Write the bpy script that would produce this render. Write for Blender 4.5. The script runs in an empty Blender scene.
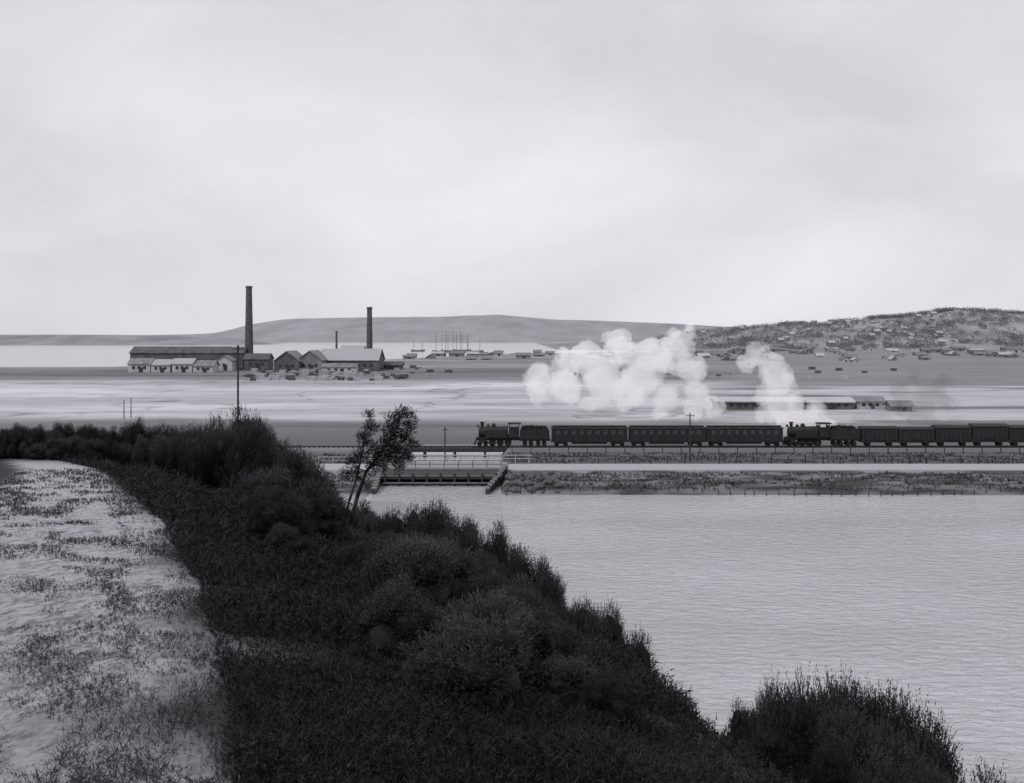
import bpy, math, random
import numpy as np
from mathutils import Vector, Matrix
import bmesh
random.seed(7); rng=np.random.default_rng(7)
F=1100.0; HC=20.0; HY=336.0
scene=bpy.context.scene
COL=scene.collection
def P(x,y,z):
    Y=F*(HC-z)/(y-HY); return ((x-512)*Y/F, Y)
def XA(x,Y): return (x-512)*Y/F
def ZA(y,Y): return HC-(y-HY)*Y/F
# ------------------------------------------------------------------ noise
def _h(ix,iy,s):
    h=(ix*374761393+iy*668265263+s*974634777)&0xffffffff
    h=((h^(h>>13))*1274126177)&0xffffffff
    return (h^(h>>16))/4294967295.0
def vn(x,y,s=0):
    x=np.asarray(x,float); y=np.asarray(y,float)
    ix=np.floor(x).astype(np.int64); iy=np.floor(y).astype(np.int64)
    fx=x-ix; fy=y-iy; fx=fx*fx*(3-2*fx); fy=fy*fy*(3-2*fy)
    a=_h(ix,iy,s);b=_h(ix+1,iy,s);c=_h(ix,iy+1,s);d=_h(ix+1,iy+1,s)
    return (a*(1-fx)+b*fx)*(1-fy)+(c*(1-fx)+d*fx)*fy
def fbm(x,y,s=0,o=4):
    t=0;a=.5;n=0
    for i in range(o):
        t=t+a*vn(x*2**i,y*2**i,s+i); n+=a; a*=.5
    return t/n
def sst(a,b,x):
    t=np.clip((x-a)/(b-a),0,1); return t*t*(3-2*t)
# ------------------------------------------------------------------ ground function
def xedge(Y): return np.interp(Y,[-30,0,6,12,22,59,100,140,200],[7,-.2,-1.6,-3.5,-7.1,-22,-42,-62,-95])
def flats(X,Y):
    n=fbm(X/30,Y/12,11)-.5
    base=.45+.35*n
    sh=137+1.2*np.sin(X/9)+2*(vn(X/6,Y*0,5)-.5)
    lake=-1.8
    prof=np.interp(Y,[137,138.5,141,150,152.5,154,161,163,177,179.5,186.5,190,200],[-1.2,.15,.75,.95,1.25,1.3,1.3,1.05,1.0,1.5,1.5,.7,.4])
    rough=(fbm(X/1.6,Y/1.6,21)-.5)*.5*(((Y>138)&(Y<152))|((Y>163)&(Y<178)))
    z=np.where(Y<200,prof+rough,base)
    z=np.where(Y>200,.4+(base-.4)*sst(200,230,Y),z)
    mud=.18+.25*(fbm(X/5,Y/5,31)-.5)
    leftmud=sst(-7,-12,X+2*np.sin(Y/5))*(1-sst(138,150,Y))*sst(95,110,Y)
    z=np.where(Y<sh,lake,z)
    z=z*(1-leftmud)+mud*leftmud
    ch=sst(-18.5,-16.5,X)*(1-sst(-2.5,-.5,X))*sst(132,136,Y)*(1-sst(196,206,Y))
    z=z*(1-ch)+(-.9)*ch
    bayY=np.interp(X,[-2000,-260,-200,-130,-60,0,150,260,500,3000],[690,690,800,850,1050,1250,1300,1500,2500,2500])
    bay=sst(0,40,Y-bayY)
    z=z*(1-bay)+(-3)*bay
    return z
def ground(X,Y):
    X=np.asarray(X,float);Y=np.asarray(Y,float)
    d=X-xedge(Y)
    zr=18.4-.095*Y
    w=2.5+np.clip(.22*Y,0,10.3)
    z=zr-np.where(d<2.5,.2*np.maximum(d,0),.5)-.32*np.clip(d-2.5,0,w-2.5)-.85*np.maximum(d-w,0)
    z=z-.12*np.maximum(-d-3.8,0)
    off=sst(0.2,3,d)
    z=z+off*((fbm(X/3.2,Y/3.2,3)-.5)*.9+(fbm(X/.9,Y/.9,4)-.5)*.18)
    z=z+(1-off)*((fbm((X*.8+Y*.6)/1.1,(Y*.8-X*.6)/1.1,8)-.5)*.05)
    e=sst(112,158,Y)
    f=flats(X,Y)
    hill=np.maximum(z,f)
    return np.where(Y<160,hill*(1-e)+f*e,f)
def gz(x,y): return float(ground(np.array([x]),np.array([y]))[0])
# ------------------------------------------------------------------ materials
TINT=(.985,.97,1.035)
def g(v): return (v*TINT[0],v*TINT[1],v*TINT[2],1)
def nn(nt,t,**k):
    n=nt.nodes.new(t)
    for a,b in k.items(): setattr(n,a,b)
    return n
MATS={}
def mat(name,v,rough=.8,var=.35,scale=1.0,stretch=(1,1,1),bump=0.0,spec=.3):
    if name in MATS: return MATS[name]
    m=bpy.data.materials.new(name); m.use_nodes=True; nt=m.node_tree; L=nt.links
    b=nt.nodes['Principled BSDF']; b.inputs['Roughness'].default_value=rough
    b.inputs['Specular IOR Level'].default_value=spec
    tc=nn(nt,'ShaderNodeTexCoord'); mp=nn(nt,'ShaderNodeMapping'); mp.inputs['Scale'].default_value=stretch
    no=nn(nt,'ShaderNodeTexNoise'); no.inputs['Scale'].default_value=scale; no.inputs['Detail'].default_value=6
    rp=nn(nt,'ShaderNodeValToRGB')
    rp.color_ramp.elements[0].position=.3; rp.color_ramp.elements[1].position=.7
    rp.color_ramp.elements[0].color=g(v*(1-var)); rp.color_ramp.elements[1].color=g(v*(1+var))
    L.new(tc.outputs['Object'],mp.inputs['Vector']); L.new(mp.outputs[0],no.inputs['Vector'])
    L.new(no.outputs['Fac'],rp.inputs['Fac']); L.new(rp.outputs[0],b.inputs['Base Color'])
    if bump:
        bp=nn(nt,'ShaderNodeBump'); bp.inputs['Distance'].default_value=bump
        L.new(no.outputs['Fac'],bp.inputs['Height']); L.new(bp.outputs[0],b.inputs['Normal'])
    MATS[name]=m; return m
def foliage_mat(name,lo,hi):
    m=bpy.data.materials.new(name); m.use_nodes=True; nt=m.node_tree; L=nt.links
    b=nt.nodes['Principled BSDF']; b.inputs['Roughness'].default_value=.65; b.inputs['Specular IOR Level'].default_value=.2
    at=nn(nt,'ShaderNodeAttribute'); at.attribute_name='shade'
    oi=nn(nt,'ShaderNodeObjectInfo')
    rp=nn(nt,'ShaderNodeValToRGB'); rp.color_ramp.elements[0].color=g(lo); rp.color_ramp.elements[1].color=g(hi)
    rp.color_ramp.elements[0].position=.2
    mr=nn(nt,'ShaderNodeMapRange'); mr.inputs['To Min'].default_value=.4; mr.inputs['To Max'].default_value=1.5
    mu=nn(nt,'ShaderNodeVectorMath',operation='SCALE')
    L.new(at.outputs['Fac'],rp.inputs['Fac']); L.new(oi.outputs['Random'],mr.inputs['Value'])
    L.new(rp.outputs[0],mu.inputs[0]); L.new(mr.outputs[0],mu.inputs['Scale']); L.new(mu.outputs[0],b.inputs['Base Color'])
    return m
M_fol=foliage_mat('shrub_foliage',.004,.085)
M_heath=foliage_mat('heath',.006,.080)
M_grass=foliage_mat('dry_grass',.02,.12)
M_bark=mat('bark',.04,scale=8,stretch=(1,1,.2))
def ground_mat():
    m=bpy.data.materials.new('ground_surface'); m.use_nodes=True; nt=m.node_tree; L=nt.links
    b=nt.nodes['Principled BSDF']; b.inputs['Roughness'].default_value=.9; b.inputs['Specular IOR Level'].default_value=.15
    tc=nn(nt,'ShaderNodeTexCoord')
    tone=nn(nt,'ShaderNodeAttribute'); tone.attribute_name='tone'
    pth=nn(nt,'ShaderNodeAttribute'); pth.attribute_name='pathmask'
    far=nn(nt,'ShaderNodeAttribute'); far.attribute_name='farmask'
    n1=nn(nt,'ShaderNodeTexNoise'); n1.inputs['Scale'].default_value=7; n1.inputs['Detail'].default_value=12; n1.inputs['Roughness'].default_value=.85
    L.new(tc.outputs['Object'],n1.inputs['Vector'])
    mp=nn(nt,'ShaderNodeMapping'); mp.inputs['Scale'].default_value=(.03,.07,1)
    n2=nn(nt,'ShaderNodeTexNoise'); n2.inputs['Scale'].default_value=1; n2.inputs['Detail'].default_value=10; n2.inputs['Roughness'].default_value=.7
    L.new(tc.outputs['Object'],mp.inputs['Vector']); L.new(mp.outputs[0],n2.inputs['Vector'])
    r1=nn(nt,'ShaderNodeMapRange'); r1.inputs['From Min'].default_value=.3; r1.inputs['From Max'].default_value=.7; r1.inputs['To Min'].default_value=.5; r1.inputs['To Max'].default_value=1.4
    r2=nn(nt,'ShaderNodeMapRange'); r2.inputs['From Min'].default_value=.3; r2.inputs['From Max'].default_value=.7; r2.inputs['To Min'].default_value=.78; r2.inputs['To Max'].default_value=1.2
    L.new(n1.outputs['Fac'],r1.inputs['Value']); L.new(n2.outputs['Fac'],r2.inputs['Value'])
    mx=nn(nt,'ShaderNodeMix'); L.new(far.outputs['Fac'],mx.inputs[0]); L.new(r1.outputs[0],mx.inputs[2]); L.new(r2.outputs[0],mx.inputs[3])
    mu=nn(nt,'ShaderNodeMath',operation='MULTIPLY'); L.new(tone.outputs['Fac'],mu.inputs[0]); L.new(mx.outputs[0],mu.inputs[1])
    mp3=nn(nt,'ShaderNodeMapping'); mp3.inputs['Rotation'].default_value=(0,0,.35); mp3.inputs['Scale'].default_value=(1.7,.5,1)
    n3=nn(nt,'ShaderNodeTexNoise'); n3.inputs['Scale'].default_value=4.5; n3.inputs['Detail'].default_value=12; n3.inputs['Roughness'].default_value=.82
    L.new(tc.outputs['Object'],mp3.inputs['Vector']); L.new(mp3.outputs[0],n3.inputs['Vector'])
    r3=nn(nt,'ShaderNodeValToRGB'); r3.color_ramp.elements[0].position=.48; r3.color_ramp.elements[1].position=.58
    L.new(n3.outputs['Fac'],r3.inputs['Fac'])
    m3=nn(nt,'ShaderNodeMath',operation='MULTIPLY'); L.new(r3.outputs[0],m3.inputs[0]); L.new(pth.outputs['Fac'],m3.inputs[1])
    m4=nn(nt,'ShaderNodeMath',operation='MULTIPLY'); m4.inputs[1].default_value=.78; L.new(m3.outputs[0],m4.inputs[0])
    mx2=nn(nt,'ShaderNodeMix'); L.new(m4.outputs[0],mx2.inputs[0]); L.new(mu.outputs[0],mx2.inputs[2]); mx2.inputs[3].default_value=.09
    cc=nn(nt,'ShaderNodeCombineColor')
    for i in range(3):
        q=nn(nt,'ShaderNodeMath',operation='MULTIPLY'); q.inputs[1].default_value=TINT[i]; L.new(mx2.outputs[0],q.inputs[0]); L.new(q.outputs[0],cc.inputs[i])
    L.new(cc.outputs[0],b.inputs['Base Color'])
    bp=nn(nt,'ShaderNodeBump'); bp.inputs['Distance'].default_value=.04; bp.inputs['Strength'].default_value=.9
    L.new(n1.outputs['Fac'],bp.inputs['Height']); L.new(bp.outputs[0],b.inputs['Normal'])
    return m
# ------------------------------------------------------------------ object helpers
def reg(ob,label=None,category=None,kind=None,group=None,parent=None):
    COL.objects.link(ob)
    if label: ob['label']=label
    if category: ob['category']=category
    if kind: ob['kind']=kind
    if group: ob['group']=group
    if parent: ob.parent=parent
    return ob
class MB:
    def __init__(s): s.v=[];s.f=[];s.m=[]
    def add(s,vs,fs,m=0):
        o=len(s.v); s.v+= [tuple(p) for p in vs]
        for q in fs: s.f.append([i+o for i in q]); s.m.append(m)
    def box(s,cx,cy,cz,sx,sy,sz,m=0,rz=0):
        c,n=math.cos(rz),math.sin(rz); vs=[]
        for z in (-.5,.5):
            for x,y in ((-.5,-.5),(.5,-.5),(.5,.5),(-.5,.5)):
                X=x*sx;Y=y*sy; vs.append((cx+X*c-Y*n,cy+X*n+Y*c,cz+z*sz))
        s.add(vs,[[3,2,1,0],[4,5,6,7],[0,1,5,4],[1,2,6,5],[2,3,7,6],[3,0,4,7]],m)
    def cyl(s,p0,p1,r0,r1,n=10,m=0):
        p0=Vector(p0);p1=Vector(p1);d=(p1-p0).normalized()
        a=d.orthogonal().normalized();b=d.cross(a); vs=[]
        for p,r in ((p0,r0),(p1,r1)):
            for i in range(n):
                t=2*math.pi*i/n; vs.append(p+a*(r*math.cos(t))+b*(r*math.sin(t)))
        fs=[[i,(i+1)%n,n+(i+1)%n,n+i] for i in range(n)]+[list(range(n))[::-1],list(range(n,2*n))]
        s.add(vs,fs,m)
    def tube(s,pts,rs,n=6,m=0):
        for i in range(len(pts)-1): s.cyl(pts[i],pts[i+1],rs[i],rs[i+1],n,m)
    def gable(s,cx,cy,z0,w,d,h,rise,m=0,axis='x'):
        if axis=='x':
            vs=[(cx-w/2,cy-d/2,z0),(cx+w/2,cy-d/2,z0),(cx+w/2,cy+d/2,z0),(cx-w/2,cy+d/2,z0),
                (cx-w/2,cy-d/2,z0+h),(cx+w/2,cy-d/2,z0+h),(cx+w/2,cy+d/2,z0+h),(cx-w/2,cy+d/2,z0+h),(cx-w/2,cy,z0+h+rise),(cx+w/2,cy,z0+h+rise)]
            fs=[[0,1,5,4],[2,3,7,6],[1,2,6,9,5],[3,0,4,8,7],[4,5,9,8],[6,7,8,9],[3,2,1,0]]
        else:
            vs=[(cx-w/2,cy-d/2,z0),(cx+w/2,cy-d/2,z0),(cx+w/2,cy+d/2,z0),(cx-w/2,cy+d/2,z0),
                (cx-w/2,cy-d/2,z0+h),(cx+w/2,cy-d/2,z0+h),(cx+w/2,cy+d/2,z0+h),(cx-w/2,cy+d/2,z0+h),(cx,cy-d/2,z0+h+rise),(cx,cy+d/2,z0+h+rise)]
            fs=[[0,1,5,8,4],[2,3,7,9,6],[1,2,6,5],[3,0,4,7],[4,8,9,7],[5,6,9,8],[3,2,1,0]]
        s.add(vs,fs,m)
    def roof(s,cx,cy,z,w,d,rise,t=.25,o=.5,m=0,axis='x'):
        for sg in (-1,1):
            if axis=='x':
                a=[(cx-w/2-o,cy,z+rise),(cx+w/2+o,cy,z+rise),(cx+w/2+o,cy+sg*(d/2+o),z-rise*o/(d/2)),(cx-w/2-o,cy+sg*(d/2+o),z-rise*o/(d/2))]
            else:
                a=[(cx,cy-d/2-o,z+rise),(cx,cy+d/2+o,z+rise),(cx+sg*(w/2+o),cy+d/2+o,z-rise*o/(w/2)),(cx+sg*(w/2+o),cy-d/2-o,z-rise*o/(w/2))]
            a=[(p[0],p[1],p[2]+.02) for p in a]; vs=a+[(p[0],p[1],p[2]+t) for p in a]
            s.add(vs,[[0,1,2,3],[7,6,5,4],[0,4,5,1],[1,5,6,2],[2,6,7,3],[3,7,4,0]],m)
    def mesh(s,name,mats,smooth=False):
        me=bpy.data.meshes.new(name); me.from_pydata(s.v,[],s.f)
        for q in mats: me.materials.append(q)
        me.polygons.foreach_set('material_index',s.m)
        if smooth: me.polygons.foreach_set('use_smooth',[True]*len(s.f))
        me.update(); return me
def mo(name,mb,mats,loc=(0,0,0),smooth=False,**k):
    ob=bpy.data.objects.new(name,mb.mesh(name,mats,smooth)); ob.location=loc
    return reg(ob,**k)
def empty(name,loc,**k):
    ob=bpy.data.objects.new(name,None); ob.location=loc; ob.empty_display_size=.3
    return reg(ob,**k)
def clone(src,loc,rz=None,scale=None,**lab):
    n=src.copy(); COL.objects.link(n); n.location=loc
    if rz is not None: n.rotation_euler=(0,0,rz)
    if scale is not None: n.scale=scale
    for a,b in lab.items(): n[a]=b
    for c in src.children:
        q=c.copy(); q.parent=n; COL.objects.link(q)
        for e in c.children:
            r=e.copy(); r.parent=q; COL.objects.link(r)
    return n
def trimesh(name,V,shade,mats):
    me=bpy.data.meshes.new(name); nv=len(V); nt=nv//3
    me.vertices.add(nv); me.vertices.foreach_set('co',np.ascontiguousarray(V,dtype=np.float32).ravel())
    me.loops.add(nv); me.loops.foreach_set('vertex_index',np.arange(nv,dtype=np.int32))
    me.polygons.add(nt); me.polygons.foreach_set('loop_start',np.arange(0,nv,3,dtype=np.int32))
    for q in mats: me.materials.append(q)
    me.update(calc_edges=True)
    a=me.attributes.new('shade','FLOAT','POINT'); a.data.foreach_set('value',np.ascontiguousarray(shade,dtype=np.float32))
    return me
def norm(a): return a/np.maximum(np.linalg.norm(a,axis=-1,keepdims=True),1e-9)
def sprigs(pts,dirs,length,nl,ll,lw,spread=.6,base=None):
    N=len(pts); length=np.broadcast_to(length,(N,)); ll=np.broadcast_to(ll,(N,)); lw=np.broadcast_to(lw,(N,))
    t=(np.arange(nl)+rng.random((N,nl)))/nl
    p=pts[:,None,:]+dirs[:,None,:]*(t*length[:,None])[...,None]
    ld=norm(dirs[:,None,:]+rng.normal(0,spread,(N,nl,3)))
    sd=norm(np.cross(ld,rng.normal(0,1,(N,nl,3))))
    w=lw[:,None,None]*(.6+.8*rng.random((N,nl,1))); l=ll[:,None,None]*(.6+.8*rng.random((N,nl,1)))
    V=np.stack([p-sd*w/2,p+sd*w/2,p+ld*l],axis=2)
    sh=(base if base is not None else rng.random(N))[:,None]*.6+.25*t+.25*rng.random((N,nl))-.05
    S=np.stack([sh*.8,sh*.8,sh],axis=2)
    return V.reshape(-1,3),np.clip(S.reshape(-1),0,1)
def ico():
    bm=bmesh.new(); bmesh.ops.create_icosphere(bm,subdivisions=2,radius=1)
    v=np.array([p.co[:] for p in bm.verts]); f=np.array([[q.index for q in a.verts] for a in bm.faces]); bm.free(); return v,f
IV,IF=ico()
def core(c,r):
    v=IV*(1+.25*(rng.random((len(IV),1))-.5))*np.array(r)+np.array(c)
    return v[IF].reshape(-1,3)
# ------------------------------------------------------------------ WORLD / LIGHT / CAMERA
SUND=Vector((.5,.5,-.8)).normalized()
w=bpy.data.worlds.new('World'); scene.world=w; w.use_nodes=True; nt=w.node_tree; L=nt.links
bg=nt.nodes['Background']; bg.inputs['Strength'].default_value=.1
sky=nn(nt,'ShaderNodeTexSky',sky_type='NISHITA'); sky.sun_disc=False
sky.sun_elevation=math.asin(-SUND.z); sky.sun_rotation=math.atan2(-SUND.x,-SUND.y)%(2*math.pi)
bw=nn(nt,'ShaderNodeRGBToBW'); L.new(sky.outputs[0],bw.inputs[0])
tc=nn(nt,'ShaderNodeTexCoord'); mp=nn(nt,'ShaderNodeMapping'); mp.inputs['Scale'].default_value=(1.0,1.0,2.2); mp.inputs['Location'].default_value=(.7,.2,.4)
no=nn(nt,'ShaderNodeTexNoise'); no.inputs['Scale'].default_value=2.6; no.inputs['Detail'].default_value=9; no.inputs['Roughness'].default_value=.52; no.inputs['Distortion'].default_value=.3
L.new(tc.outputs['Generated'],mp.inputs[0]); L.new(mp.outputs[0],no.inputs['Vector'])
cr=nn(nt,'ShaderNodeMapRange'); cr.inputs['From Min'].default_value=.32; cr.inputs['From Max'].default_value=.68; cr.inputs['To Min'].default_value=6.0; cr.inputs['To Max'].default_value=7.9
L.new(no.outputs['Fac'],cr.inputs['Value'])
sx=nn(nt,'ShaderNodeMath',operation='MULTIPLY'); sx.inputs[1].default_value=.13; L.new(bw.outputs[0],sx.inputs[0])
ad=nn(nt,'ShaderNodeMath',operation='ADD'); L.new(sx.outputs[0],ad.inputs[0]); L.new(cr.outputs[0],ad.inputs[1])
cc=nn(nt,'ShaderNodeCombineColor')
for i,tv in enumerate((1.0,.985,1.05)):
    q=nn(nt,'ShaderNodeMath',operation='MULTIPLY'); q.inputs[1].default_value=tv; L.new(ad.outputs[0],q.inputs[0]); L.new(q.outputs[0],cc.inputs[i])
L.new(cc.outputs[0],bg.inputs['Color'])
sl=bpy.data.lights.new('sun','SUN'); sl.energy=1.5; sl.angle=math.radians(10); sl.color=(1,.985,.98)
so=bpy.data.objects.new('sun',sl); so.rotation_euler=SUND.to_track_quat('-Z','Y').to_euler(); COL.objects.link(so)
cd=bpy.data.cameras.new('camera'); co=bpy.data.objects.new('camera',cd); COL.objects.link(co); scene.camera=co
co.location=(0,0,HC); co.rotation_euler=(math.pi/2,0,0); cd.sensor_width=36; cd.lens=36*F/1024; cd.shift_y=-(391.5-HY)/1024; cd.clip_end=40000; cd.clip_start=.1
scene.view_settings.view_transform='Standard'; scene.view_settings.look='None'; scene.view_settings.exposure=0
# ------------------------------------------------------------------ GROUND
def axis(lo,hi,d,growlo,growhi,k=1.06):
    a=list(np.arange(lo,hi,d)); s=d; x=hi
    while x<growhi: a.append(x); s*=k; x+=s
    a.append(growhi); s=d; x=lo-d; b=[]
    while x>growlo: b.append(x); s*=k; x-=s
    b.append(growlo); return np.array(b[::-1]+a)
xs=axis(-70,40,.45,-7000,7000,1.035)
ys=np.concatenate([np.arange(-20,200,.45),200+np.cumsum(.6*1.012**np.arange(230))]); ys=np.concatenate([ys,np.geomspace(ys[-1]+10,9000,40)])
GX,GY=np.meshgrid(xs,ys); Z=ground(GX,GY)
nx,ny=len(xs),len(ys)
V=np.stack([GX,GY,Z],-1).reshape(-1,3)
idx=np.arange(nx*ny).reshape(ny,nx)
Q=np.stack([idx[:-1,:-1],idx[:-1,1:],idx[1:,1:],idx[1:,:-1]],-1).reshape(-1,4)
me=bpy.data.meshes.new('ground'); me.vertices.add(len(V)); me.vertices.foreach_set('co',V.astype(np.float32).ravel())
me.loops.add(Q.size); me.loops.foreach_set('vertex_index',Q.astype(np.int32).ravel()); me.polygons.add(len(Q)); me.polygons.foreach_set('loop_start',np.arange(0,Q.size,4,dtype=np.int32))
me.polygons.foreach_set('use_smooth',np.ones(len(Q),dtype=bool)); me.update(calc_edges=True)
D=GX-xedge(GY); U=GX/np.maximum(GY,1)
pm=(1-sst(-.6,.5,D+2.2*(fbm(GX/1.3,GY/1.3,41)-.5)))*sst(-4.6,-3.4,D+1.5*(fbm(GX/1.5,GY/1.5,43)-.5))*(1-sst(70,96,GY))*(GY<120)
tone=.024+.012*fbm(GX/2,GY/2,9)+0*GX
tone=np.where(GY<112,tone*(1-pm)+.45*pm,tone)
st=fbm(GX/90,GY/30,51,5)
YB=[112,120,136,139,150,153,154,161,162,177,180,186,189,200,232,250,264,330,420,450,500,560,640,700,830,2500]
TB=[.06,.30,.28,.09,.12,.16,.38,.38,.11,.12,.20,.20,.13,.12,.16,.22,.40,.48,.50,.44,.20,.14,.18,.22,.22,.2]
tf=np.interp(GY+34*(fbm(GX/40,GY/40,53)-.5)*(GY>235),YB,TB)
tf=tf*np.where((GY>235),.78+.44*sst(.3,.7,st),1)
crk=np.abs(fbm(GX/45,GY/45,55,4)-.5); tf=np.where((GY>262)&(GY<470),tf*(.6+.4*sst(.0,.022,crk)),tf)
tf=np.where((GY>138)&(GY<153),tf*(.5+1.2*sst(.35,.7,fbm(GX/5,GY/1.2,61))),tf)
rt=sst(.14,.24,U)*(GY>240)
tr=.18+.24*sst(.45,.6,fbm(GX/70,GY/24,71,4)); tr=tr*(.85+.3*st); tr=np.where(GY>430,.17+.09*st,tr)
tf=tf*(1-rt)+tr*rt
tone=np.where(GY<112,tone,np.where(Z>2.2,.03,tf))
tone=np.where((GY>=112)&(GY<137)&(GX<-36),.03,tone)
far=sst(190,240,GY)
for nme,arr in (('tone',tone),('pathmask',pm),('farmask',far)):
    a=me.attributes.new(nme,'FLOAT','POINT'); a.data.foreach_set('value',arr.astype(np.float32).ravel())
me.materials.append(ground_mat())
reg(bpy.data.objects.new('ground',me),kind='structure',label='hillside with sandy track and tidal flats below',category='ground')
def water_mat():
    m=bpy.data.materials.new('water_surface'); m.use_nodes=True; nt=m.node_tree; L=nt.links
    b=nt.nodes['Principled BSDF']; b.inputs['Roughness'].default_value=.12; b.inputs['Specular IOR Level'].default_value=.7
    tc=nn(nt,'ShaderNodeTexCoord'); mp=nn(nt,'ShaderNodeMapping'); mp.inputs['Scale'].default_value=(.55,1.25,1); mp.inputs['Rotation'].default_value=(0,0,.3)
    n=nn(nt,'ShaderNodeTexNoise'); n.inputs['Scale'].default_value=1.15; n.inputs['Detail'].default_value=4; n.inputs['Roughness'].default_value=.62; n.inputs['Distortion'].default_value=.4
    n2=nn(nt,'ShaderNodeTexNoise'); n2.inputs['Scale'].default_value=.05; n2.inputs['Detail'].default_value=4
    L.new(tc.outputs['Object'],mp.inputs[0]); L.new(mp.outputs[0],n.inputs['Vector']); L.new(mp.outputs[0],n2.inputs['Vector'])
    bp=nn(nt,'ShaderNodeBump'); bp.inputs['Distance'].default_value=.7; bp.inputs['Strength'].default_value=.75
    L.new(n.outputs['Fac'],bp.inputs['Height']); L.new(bp.outputs[0],b.inputs['Normal'])
    r=nn(nt,'ShaderNodeValToRGB'); r.color_ramp.elements[0].color=g(.41); r.color_ramp.elements[1].color=g(.50); r.color_ramp.elements[0].position=.35; r.color_ramp.elements[1].position=.65
    L.new(n2.outputs['Fac'],r.inputs[0]); L.new(r.outputs[0],b.inputs['Base Color'])
    return m
mb=MB(); mb.add([(-20000,-60,0),(20000,-60,0),(20000,30000,0),(-20000,30000,0)],[[0,1,2,3]])
mo('water',mb,[water_mat()],kind='structure',label='rippled grey lagoon and harbour water',category='water')
# ------------------------------------------------------------------ HILLS
def hill(name,Yc,depth,prof,hazed_tone,seed,rough=.02,var=.22):
    px=np.array([p[0] for p in prof],float); py=np.array([p[1] for p in prof],float)
    X=np.linspace(XA(px[0],Yc),XA(px[-1],Yc),500); h=np.interp(X,(px-512)*Yc/F,HC+(HY-py)*Yc/F)
    T=np.linspace(-1,1.6,70); XX,TT=np.meshgrid(X,T); hh=np.interp(XX.ravel(),X,h).reshape(XX.shape)
    env=np.clip(1-np.abs(TT)**1.5,0,1)
    sc=Yc/28
    Zz=hh*env*(1-.25*(1-env)*fbm(XX/sc,TT*5,seed))*(.995+rough*(fbm(XX/sc*4,TT*9,seed+3)-.5)*2)
    Zz=np.where(TT>.99,-3,Zz); Zz=np.where(TT<-.99,-3,Zz)
    me=bpy.data.meshes.new(name); V=np.stack([XX,Yc+TT*depth,Zz],-1).reshape(-1,3)
    n1,n2=len(T),len(X); idx=np.arange(n1*n2).reshape(n1,n2); Q=np.stack([idx[:-1,:-1],idx[:-1,1:],idx[1:,1:],idx[1:,:-1]],-1).reshape(-1,4)
    me.from_pydata(V.tolist(),[],Q.tolist()); me.polygons.foreach_set('use_smooth',[True]*len(Q))
    me.materials.append(mat(name+'_mat',hazed_tone,var=var,scale=.012,stretch=(1,.5,1),rough=1,spec=0))  # distance haze is put into the hill colour as a paler tone
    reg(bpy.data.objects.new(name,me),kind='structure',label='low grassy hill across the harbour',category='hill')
    return lambda x,y: float(np.interp(x,X,h)*max(0,1-abs((y-Yc)/depth)**1.5))
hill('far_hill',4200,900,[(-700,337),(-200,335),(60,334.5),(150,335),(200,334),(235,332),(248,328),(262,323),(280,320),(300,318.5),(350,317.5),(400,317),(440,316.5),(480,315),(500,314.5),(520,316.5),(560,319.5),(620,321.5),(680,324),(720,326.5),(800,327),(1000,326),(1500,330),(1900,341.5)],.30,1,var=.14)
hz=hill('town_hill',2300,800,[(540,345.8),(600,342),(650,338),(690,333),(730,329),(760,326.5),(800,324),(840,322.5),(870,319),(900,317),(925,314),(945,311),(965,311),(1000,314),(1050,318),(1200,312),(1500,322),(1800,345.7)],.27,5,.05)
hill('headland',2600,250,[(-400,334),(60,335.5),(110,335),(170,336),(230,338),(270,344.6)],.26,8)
# ------------------------------------------------------------------ SHRUBS
def shrub_mesh(name,seed,nl=8):
    r=np.random.default_rng(seed); P_=[];D_=[];C=[]
    for i in range(nl):
        a=r.random()*6.28; rad=.36*math.sqrt(r.random()); zc=.74-.9*rad*rad*2.2-.28*r.random()**2; R=np.array([.12+.09*r.random()]*2+[.14+.12*r.random()])
        c=np.array([math.cos(a)*rad,math.sin(a)*rad,max(.22,zc)]) 
        k=300; d=norm(r.normal(0,1,(k,3))+np.array([0,0,.3])); p=c+d*R*(.7+.38*r.random((k,1)))
        p[:,2]=np.maximum(p[:,2],.02)
        P_.append(p); D_.append(norm(d*.75+np.array([0,0,.65])+r.normal(0,.3,(k,3)))); C.append((c,R*.76))
    k=420; a=r.random(k)*6.28; rr=.28+.22*r.random(k); p=np.stack([np.cos(a)*rr,np.sin(a)*rr,.04+.4*r.random(k)],-1)
    P_.append(p); D_.append(norm(np.stack([np.cos(a)*.8,np.sin(a)*.8,np.full(k,.6)],-1)+r.normal(0,.25,(k,3))))
    P_=np.concatenate(P_);D_=np.concatenate(D_)
    V,S=sprigs(P_,D_,.035+.10*r.random(len(P_))**2.2,9,.018,.0075,.6,base=np.clip(P_[:,2]*1.2-.25+r.normal(0,.18,len(P_)),0,1))  # shading put into the foliage colour: paler towards the top
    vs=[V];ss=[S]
    for c,R in C: q=core(c,R); vs.append(q); ss.append(np.zeros(len(q)))  # near-black cores paint the shaded inside of the shrub
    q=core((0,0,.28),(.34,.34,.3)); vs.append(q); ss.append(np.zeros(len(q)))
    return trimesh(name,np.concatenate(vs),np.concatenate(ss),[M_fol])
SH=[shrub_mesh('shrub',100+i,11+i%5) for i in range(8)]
stm=MB()
for i in range(5):
    a=i*1.3; stm.tube([(0.02*math.cos(a),.02*math.sin(a),-.08),(.1*math.cos(a),.1*math.sin(a),.22),(.2*math.cos(a),.2*math.sin(a),.6)],[.022,.015,.005],5)
STM=stm.mesh('stem',[M_bark])
nsh=0
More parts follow.
